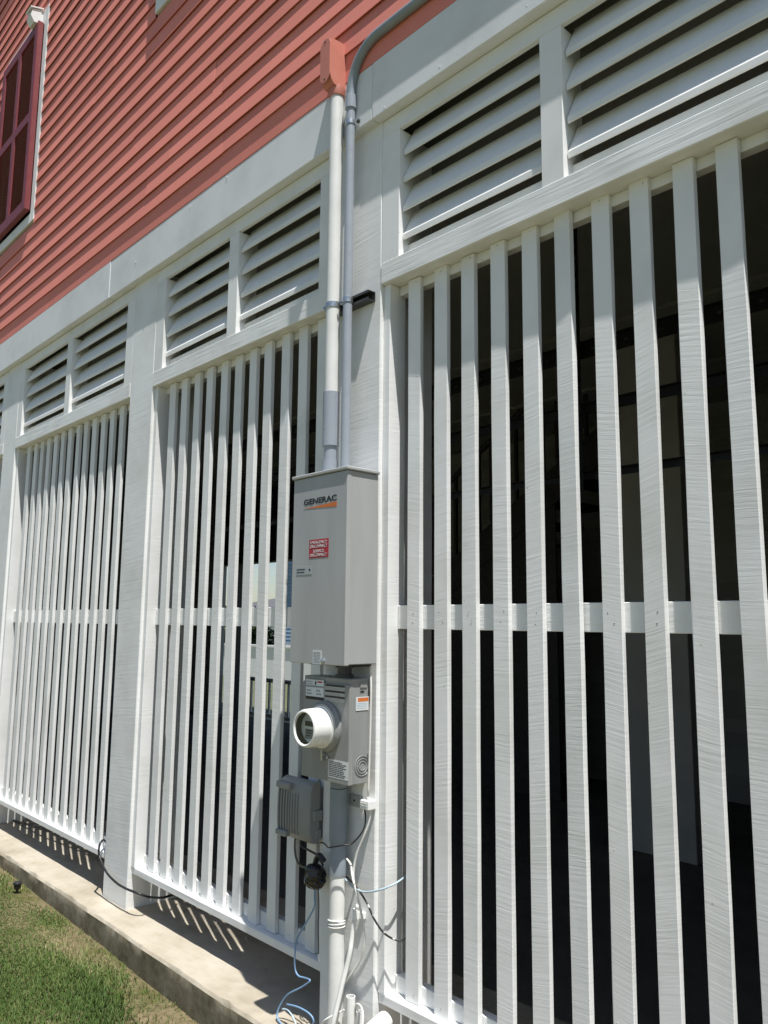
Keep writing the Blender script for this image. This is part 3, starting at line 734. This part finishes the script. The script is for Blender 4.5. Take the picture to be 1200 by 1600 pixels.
# small white splice box and plate
SP = thing('splice_box', 'small white plastic splice box on the post edge', 'junction box', (-.03, -.015, .87))
obj('body', MB().cbox(-.046, .005, -.041, -.0005, .871, .905, .003), M['pvcw2'], SP)
for z in (.884, .893): obj('ridge', MB().box(-.041, -.004, -.0422, -.0409, z, z+.002), M['wcable'], SP)
obj('collar', MB().lathe([(.007, 0), (.007, .01)], (-.012, -.028, .905), 'z', 12), M['pvcw2'], SP, smooth=True)
PT = thing('mounting_plate', 'flat grey plate on the post beside the small white box', 'plate', (-.11, -.004, .86))
obj('plate', MB().cbox(-.146, -.068, -.007, -.0006, .862, .906, .001), M['cab'], PT)
obj('screw', MB().lathe([(.0045, 0), (.0035, .002), (0, .003)], (-.115, -.007, .884), 'y', 10), M['dark'], PT, smooth=True)

# ------------------------------------------------------------------ cables
def cable(name, pts, r, mat, label, cat='cable', k=6, n=8):
    return tag(obj(name, MB().tube(spline(pts, k), r, n), mat, smooth='all'), label, cat)
cable('coax_cable', [(-0.008,-0.028,1.402),(0.001,-0.031,1.33),(0.001,-0.031,1.2677),(-0.003,-0.030,1.1148),(-0.012,-0.028,0.913)], .0042, M['wcable'], 'white cable running down beside the meter box to the small white box')
cable('drop_cable', [(-0.0054,-0.02,0.8764),(-0.0124,-0.022,0.8256),(-0.0276,-0.03,0.7793),(-0.0543,-0.04,0.7161),(-0.0687,-0.045,0.6546),(-0.0627,-0.05,0.6076),(-0.0452,-0.045,0.5569),(-0.0304,-0.035,0.4905),(-0.0207,-0.03,0.4197),(-0.0261,-0.03,0.3775),(-0.0423,-0.03,0.337),(-0.0669,-0.035,0.2974),(-0.0957,-0.04,0.2588),(-0.1308,-0.025,0.2282)], .0046, M['wcable'], 'white cable hanging in a curve below the small white box')
cable('jumper_cable', [(-0.1328,-0.03,0.673),(-0.0931,-0.04,0.6607),(-0.0712,-0.052,0.6352),(-0.0486,-0.06,0.6031)], .0042, M['wcable'], 'short white jumper cable from behind the grey riser pipe')
cable('pale_blue_cable', [(-0.13,-0.035,0.5991),(-0.0954,-0.04,0.5881),(-0.0576,-0.045,0.5833),(-0.0013,-0.05,0.5856),(0.0649,-0.035,0.6054),(0.101,0.0,0.6257),(0.0928,0.05,0.632),(0.06,0.13,0.6346)], .0036, M['ltblue'], 'pale blue cable sagging across the post into the right screen')
cable('splashed_cable', [(-0.1279,-0.03,0.6061),(-0.0459,-0.045,0.5861),(0.0091,-0.045,0.5461),(0.0422,-0.04,0.501),(0.073,-0.02,0.4573),(0.0966,0.02,0.4291),(0.105,0.05,0.4276),(0.08,0.13,0.43)], .0036, M['bwcable'], 'black cable splashed with white paint entering the right screen')
cable('ground_tube', [(-0.0669,-0.022,0.5173),(-0.0774,-0.024,0.4856),(-0.0846,-0.028,0.4455),(-0.0865,-0.035,0.3979),(-0.0841,-0.045,0.3527),(-0.0909,-0.055,0.3003),(-0.0956,-0.07,0.2457),(-0.0999,-0.085,0.1869),(-0.1039,-0.1,0.1289),(-0.1136,-0.11,0.0586),(-.12,-.115,.004)], .0092, M['pvcw'], 'white flexible tube slanting down beside the riser pipe', 'tube')
TC = thing('tube_clip', 'white plastic clip holding the slanting white tube to the post', 'clip', (-.076, -.02, .468))
obj('clip', MB().lathe([(.0095, 0), (.0135, .0005), (.0135, .033), (.0095, .0335)], (-.0775, -.0245, .468), 'z', 18), M['pvcw2'], TC, smooth=True)
obj('tab', MB().cbox(-.070, -.046, -.016, -.0005, .470, .492, .001), M['pvcw2'], TC)
eth = [(-0.2843,-0.06,0.5431),(-0.2828,-0.06,0.5024),(-0.2858,-0.06,0.4607),(-0.3558,-0.055,0.3694),(-0.3948,-0.055,0.3174),(-0.4079,-0.055,0.2566),(-0.4104,-0.05,0.1977),(-0.3867,-0.05,0.1792),(-0.3446,-0.05,0.1846),(-0.3008,-0.06,0.1909),(-0.3498,-0.065,0.1528),(-0.4207,-0.075,0.1073),(-0.4576,-0.085,0.0568),(-0.462,-0.095,0.022),(-0.43,-0.10,0.006),(-0.38,-0.10,0.0045),(-.33,-.095,.0045)]
cable('network_cable', eth, .0034, M['bcable'], 'blue network cable dangling from the black taped bundle to the kerb')
cable('cable_coil', [(-0.415,-0.085,0.0764),(-0.343,-0.085,0.0901),(-0.2815,-0.08,0.0883),(-0.2555,-0.075,0.070),(-0.2701,-0.075,0.0394),(-0.3141,-0.08,0.010),(-.36,-.10,.0045)], .0034, M['bcable'], 'blue cable loop rising off the kerb, rightmost of the loops')
cable('cable_end', [(-0.4416,-0.085,0.0497),(-0.4096,-0.085,0.0579),(-0.3865,-0.085,0.0529),(-0.3633,-0.085,0.0382),(-0.3317,-0.09,0.0126),(-.30,-.10,.0045)], .0036, M['ltblue'], 'short pale end of cable inside the blue loop on the kerb')
cable('olive_cable', [(-0.4523,-0.03,0.70),(-0.4523,-0.034,0.6763),(-0.4441,-0.04,0.6416),(-0.4181,-0.05,0.6111),(-0.3829,-0.055,0.5956),(-0.3208,-0.06,0.6)], .0042, M['olive'], 'olive brown cable from the ribbed box to the taped bundle')
cable('feed_cable', [(-0.42,-0.03,0.69),(-0.4094,-0.032,0.6631),(-0.35,-0.04,0.6582),(-0.2897,-0.045,0.6523),(-0.2463,-0.05,0.625)], .0045, M['black'], 'thick black cable from the ribbed box to the taped bundle')
cable('ground_wire', [(-0.0413,-0.02,0.8719),(-0.022,-0.03,0.8351),(-0.0268,-0.04,0.7929),(-0.0564,-0.065,0.7478),(-0.075,-0.092,0.7425),(-0.105,-0.106,0.734),(-0.1453,-0.108,0.7226),(-0.185,-0.085,0.7178),(-0.259,-0.04,0.7042),(-0.3028,-0.02,0.6937)], .0030, M['black'], 'thin black wire looping round the grey riser pipe')
# taped bundle: crumpled lump
tb = MB(); rg = random.Random(4)
for i in range(13):
    th = math.pi*i/12
    for k in range(20):
        a = 2*math.pi*k/20; rr = (1+.10*math.sin(3*a+i)+rg.uniform(-.09, .09))*(math.sin(th)**.6 if 0 < i < 12 else .02)
        tb.v.append((-.283+.050*rr*math.cos(a), -.060+.036*rr*math.sin(a), .578+.046*math.cos(th)*(1+.05*math.sin(2*a))))
for i in range(12):
    for k in range(20): tb.f.append((i*20+k, i*20+(k+1) % 20, (i+1)*20+(k+1) % 20, (i+1)*20+k))
BT = thing('taped_bundle', 'crumpled lump of shiny black tape around cable joints', 'taped bundle', (-.283, -.06, .53))
obj('lump', tb, M['tape'], BT)
obj('tail', MB().tube(spline([(-.30, -.05, .61), (-.285, -.05, .645), (-.262, -.055, .66), (-.235, -.055, .645)]), .011, 8), M['black'], BT, smooth=True)
obj('tail', MB().tube(spline([(-.262, -.06, .54), (-.255, -.06, .48), (-.258, -.058, .40), (-.256, -.056, .3)]), .0022, 6), M['black'], BT, smooth=True)
# cable round the left post
cable('post_cable', [(-2.52,0.16,0.13),(-2.4451,0.06,0.2631),(-2.345,-0.01,0.2934),(-2.3274,-0.03,0.2652),(-2.3103,-0.03,0.2161),(-2.209,-0.03,0.1573),(-2.0815,-0.03,0.1326),(-1.975,-0.03,0.1299),(-1.8958,-0.025,0.1313),(-1.8462,0.0,0.1218),(-1.846,0.05,0.0977),(-1.7985,0.1,0.0959),(-1.8165,0.16,0.0896),(-1.8973,0.25,0.0594)], .0062, M['black'], 'black cable wrapped round the foot of the left white post', n=10)
cable('floor_cable', [(-4.6,.2,.008),(-4.364,0.2,0.010),(-4.1569,0.2,0.0305),(-3.9572,0.2,0.0418),(-3.7679,0.2,0.0584),(-3.5818,0.22,0.0813),(-3.2,0.25,0.10),(-2.8,.24,.12),(-2.52,.16,.13)], .0085, M['black'], 'black cable lying in the sun strips under the left screen', n=10)
# pvc stubs at the post foot
def stub(x, y, r, z1, label):
    T = thing('pvc_stub', label, 'pipe', (x, y, 0))
    obj('pipe', MB().lathe([(r, 0), (r, z1), (r-.003, z1), (r-.003, z1-.08), (0, z1-.08)], (x, y, .001), 'z', 22), M['pvcw'], T, smooth=True)
    return T
stub(-.086, -.036, .0170, .197, 'open white pvc stub standing beside the riser pipe, the taller one')
stub(-.040, -.032, .0125, .160, 'shorter white pvc stub right of the taller stub at the post foot')
DP = thing('drain_pipe', 'bright white pipe end lying at the foot of the post', 'pipe', (.02, -.05, .1))
dpm = MB().lathe([(.0, -.03), (.026, -.028), (.0305, -.02), (.0305, .06), (.0265, .062), (.0265, .30)], (0,0,0), 'y', 28)
ce, se = math.cos(math.radians(-20)), math.sin(math.radians(-20)); vv = []
for x, y, z in dpm.v:
    y, z = y*ce-z*se, y*se+z*ce; vv.append((x+.057+y*.08, y-.012, z*1.0+.148+.72*0))
vv = [(x, y, .148+(z-.148)*-1) for x, y, z in vv]
obj('pipe', MB().add(vv, dpm.f), M['pvcw2'], DP, smooth=True)
cable('bonding_wire', [(-0.25,-0.10,0.0045),(-0.2286,-0.09,0.035),(-0.1844,-0.095,0.083),(-0.1471,-0.102,0.1178),(-0.1105,-0.06,0.1454),(-0.098,-0.058,0.1539)], .0034, M['wcable'], 'white wire looping over the foot of the riser pipe')
cable('stub_wire', [(-0.07,-0.02,0.13),(-0.0616,-0.03,0.1747),(-0.0203,-0.045,0.188),(0.0256,-0.075,0.185),(0.04,-0.092,0.15),(0.03,-0.10,0.09),(.0,-.105,.0045)], .0042, M['wcable'], 'white wire arching from the stubs over the lying pipe')
cable('loose_wire', [(-0.24,-.12,.0045),(-0.225,-0.115,0.03),(-0.20,-0.11,0.062),(-0.185,-0.11,0.075)], .003, M['wcable'], 'short loose white wire end left of the riser foot')
# cap light in the grass
CP = thing('ground_light', 'small black garden light in the grass beside the kerb', 'light', (-2.96, -.25, -.08))
obj('stem', MB().lathe([(.006, 0), (.009, .04)], (-2.96, -.25, -.10), 'z', 12), M['black'], CP, smooth=True)
obj('head', MB().lathe([(.016, 0), (.020, .008), (.021, .026), (.025, .029), (.025, .037), (.019, .042), (0, .043)], (-2.96, -.25, -.062), 'z', 24), M['black'], CP, smooth=True)

# ------------------------------------------------------------------ garage contents
def gt(name, label, cat, mb, mat): return tag(obj(name, mb, mat), label, cat)
def track(z0, z1, y, label, holes=False):
    T = thing('door_track', label, 'track', (.6, y, z0))
    obj('web', MB().box(-3.2, 2.6, y, y+.004, z0, z1), M['track'], T)
    obj('flange', MB().box(-3.2, 2.6, y-.03, y-.0005, z1-.003, z1), M['track'], T)
    if holes:
        hb = MB(); x = -3.1
        while x < 2.5: hb.box(x, x+.02, y-.002, y-.0004, (z0+z1)/2-.006, (z0+z1)/2+.006); x += .09
        obj('slot_row', hb, M['strut'], T)
    return T
track(2.875, 2.955, 1.2, 'perforated black door track high inside the right screen', True)
track(2.59, 2.64, 1.2, 'plain black rail below the perforated track', False)
track(2.265, 2.30, 1.2, 'lowest thin black rail behind the right screen', False)
HG = thing('track_hanger', 'vertical perforated black hanger inside the right screen', 'hanger', (.17, 1.17, 2.2))
obj('strap', MB().box(.150, .154, 1.135, 1.165, 2.2, 3.69).box(.154, .19, 1.161, 1.165, 2.2, 3.69), M['track'], HG)
hb = MB(); z = 2.24
while z < 3.6: hb.box(.164, .178, 1.158, 1.1605, z, z+.025); z += .06
obj('slot_row', hb, M['strut'], HG)
obj('brace', MB().tube([(.09, 1.16, 3.69), (.15, 1.16, 2.62)], .012, 6), M['track'], HG)
# staircase in the dark
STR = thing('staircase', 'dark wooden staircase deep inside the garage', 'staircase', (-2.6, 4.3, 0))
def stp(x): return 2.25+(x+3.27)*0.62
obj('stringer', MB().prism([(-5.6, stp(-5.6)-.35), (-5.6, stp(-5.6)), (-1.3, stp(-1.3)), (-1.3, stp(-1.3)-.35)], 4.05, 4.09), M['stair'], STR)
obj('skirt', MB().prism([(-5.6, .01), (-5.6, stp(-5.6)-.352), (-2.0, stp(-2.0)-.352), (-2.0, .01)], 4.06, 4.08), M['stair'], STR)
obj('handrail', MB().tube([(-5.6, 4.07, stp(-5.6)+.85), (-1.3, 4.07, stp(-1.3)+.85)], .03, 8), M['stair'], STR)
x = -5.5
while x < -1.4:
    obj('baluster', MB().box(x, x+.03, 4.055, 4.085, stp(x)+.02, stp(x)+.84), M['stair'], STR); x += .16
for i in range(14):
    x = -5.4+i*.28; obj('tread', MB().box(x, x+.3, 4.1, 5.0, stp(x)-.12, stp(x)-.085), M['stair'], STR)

# ------------------------------------------------------------------ what shows through the far opening
RL = thing('porch_railing', 'low white railing across the far garage opening', 'railing', (-8.3, 5.45, 0))
obj('top_rail', MB().cbox(-9.74, -7.01, 5.42, 5.47, .60, .66, .003), M['rail_white'], RL)
obj('bottom_rail', MB().cbox(-9.74, -7.01, 5.425, 5.465, .05, .10, .003), M['rail_white'], RL)
bal = None; x = -9.70
while x < -7.03:
    if bal is None: bal = obj('baluster', MB().box(x, x+.03, 5.43, 5.46, .1001, .5999), M['rail_white'], RL, origin=(x, 5.43, .1))
    else: copyo(bal, RL, (x, 5.43, .1))
    x += .13
NH = thing('neighbour_house', 'blue sided house seen through the left screen', 'house', (-13, 16, -.16))
obj('wall', MB().box(-17.9, -9.5, 12.5, 20, .9, 6.2), M['bluehouse'], NH)
for i in range(46):
    z = .92+i*.115
    obj('siding_board', MB().profx([(12.465, z), (12.499, z), (12.499, z+.114), (12.487, z+.114)], -17.9, -9.5), M['bluehouse'], NH)
obj('base_wall', MB().box(-17.95, -9.45, 12.45, 20.05, -.16, .9), M['rail_white'], NH)
obj('corner_trim', MB().box(-18.02, -17.86, 12.44, 12.6, -.16, 6.2), M['rail_white'], NH)
obj('roof', MB().profx([(11.9, 6.2), (16.2, 8.6), (20.6, 6.2)], -18.4, -9.0), M['roof'], NH)
WB = thing('white_house', 'white house far away seen through the left screen', 'house', (-30, 24, -.16))
obj('wall', MB().box(-36, -27.5, 22, 30, -.16, 2.3), M['rail_white'], WB)
obj('roof', MB().profx([(21.4, 2.3), (26, 3.1), (30.6, 2.3)], -36.4, -27), M['roof'], WB)
for x in (-34.4, -31.6, -28.9): 
    wn = obj('window', MB().box(x, x+.9, 21.96, 22.0, .9, 1.9), M['pane'], WB); obj('frame', MB().box(x-.08, x+.98, 21.97, 21.99, .8, 2.0), M['rail_white'], wn)
FW = thing('boundary_wall', 'low white wall beyond the lawn behind the garage', 'wall', (-20, 12, -.16))
obj('panel', MB().box(-30, -12.5, 12.05, 12.15, -.16, .80), M['rail_white'], FW)
obj('coping', MB().box(-30, -12.5, 12.0, 12.2, .801, .86), M['rail_white'], FW)
def shrub(x, y, r, h, label, seed):
    rg = np.random.default_rng(seed); T = thing('shrub', label, 'shrub', (x, y, -.16), 'shrubs beyond the garage')
    n = 1400; p = rg.normal(size=(n, 3)); p /= np.linalg.norm(p, axis=1)[:, None]; p *= (rg.random((n, 1))**.4)
    p *= 1+.25*np.sin(p[:, [0]]*5+p[:, [2]]*4)
    mb = MB()
    for q in p:
        c = np.array((x+q[0]*r, y+q[1]*r, -.16+h*.55+q[2]*h*.45)); a = rg.normal(size=3)*.07; b = rg.normal(size=3)*.07
        mb.add([c-a, c+b, c+a, c-b], [(0,1,2,3)])
    obj('foliage', mb, M['leaf'], T, recalc=False)
    obj('stem', MB().tube([(x, y, -.16), (x+.04, y, h*.5)], [.05, .03], 6), M['stair'], T)
shrub(-20.8, 12.9, 1.0, 2.2, 'green shrub behind the low white wall, left of the blue house', 1)
shrub(-23.4, 13.2, 1.1, 2.0, 'darker green shrub further left behind the low white wall', 2)

# ------------------------------------------------------------------ grass
rg = np.random.default_rng(3)
def blades(n, x0, x1, y0, y1):
    x = rg.uniform(x0, x1, n); y = rg.uniform(y0, y1, n)
    edge = -0.23 + .05*np.sin(x*2.3+1)+.06*np.sin(x*7.1)            # bare mossy strip along the kerb
    clump = .5+.5*np.sin(x*9+np.sin(y*8))*np.sin(y*11+np.sin(x*6))
    pr = np.clip((edge-y)/.16, 0.0, 1)*(.55+.45*clump)+.05
    k = rg.random(n) < pr; return x[k], y[k]
xa, ya = blades(190000, -3.9, -0.5, -1.35, -.17); xb, yb = blades(90000, -7.5, 2.0, -2.9, -.17)
gx = np.concatenate((xa, xb)); gy = np.concatenate((ya, yb)); n = len(gx)
gzv = np.array([gz(a, b) for a, b in zip(gx, gy)])
hgt = rg.uniform(.013, .040, n)*(.75+.5*np.sin(gx*3.1)*np.sin(gy*4.3)**2); wd = rg.uniform(.0010, .0024, n)
az = rg.uniform(0, 2*np.pi, n); lean = rg.uniform(.1, 1.1, n); dx, dy = np.cos(az), np.sin(az); px, py = -dy, dx
def pt(t, l): return np.stack((gx+dx*lean*hgt*t*t*.9+px*l*wd, gy+dy*lean*hgt*t*t*.9+py*l*wd, gzv-.004+hgt*(t-.25*lean*t*t)), 1)
VV = np.stack((pt(0, -1), pt(0, 1), pt(.5, .85), pt(.5, -.85), pt(1, 0)), 1).reshape(-1, 3)
base = (np.arange(n)*5)[:, None]
quads = base+np.array([[0,1,2,3]]); tris = base+np.array([[3,2,4]])
me = bpy.data.meshes.new('grass'); me.vertices.add(len(VV)); me.vertices.foreach_set('co', VV.ravel())
lp = np.concatenate((quads.ravel(), tris.ravel())); me.loops.add(len(lp)); me.loops.foreach_set('vertex_index', lp.astype(np.int32))
me.polygons.add(2*n); me.polygons.foreach_set('loop_start', np.concatenate((np.arange(n)*4, n*4+np.arange(n)*3)).astype(np.int32))
me.update(calc_edges=True)
tone = np.clip(rg.normal(.37, .17, n)+.25*np.sin(gx*4)*np.sin(gy*5)+np.where(gy > -.36, .22, 0), 0, 1)
me.attributes.new('tone', 'FLOAT', 'POINT').data.foreach_set('value', np.repeat(tone, 5).astype(np.float32))
me.materials.append(M['grass'])
go = bpy.data.objects.new('grass', me); COL.objects.link(go)
tag(go, 'short green grass with a mossy bare strip along the kerb', 'grass', kind='stuff')
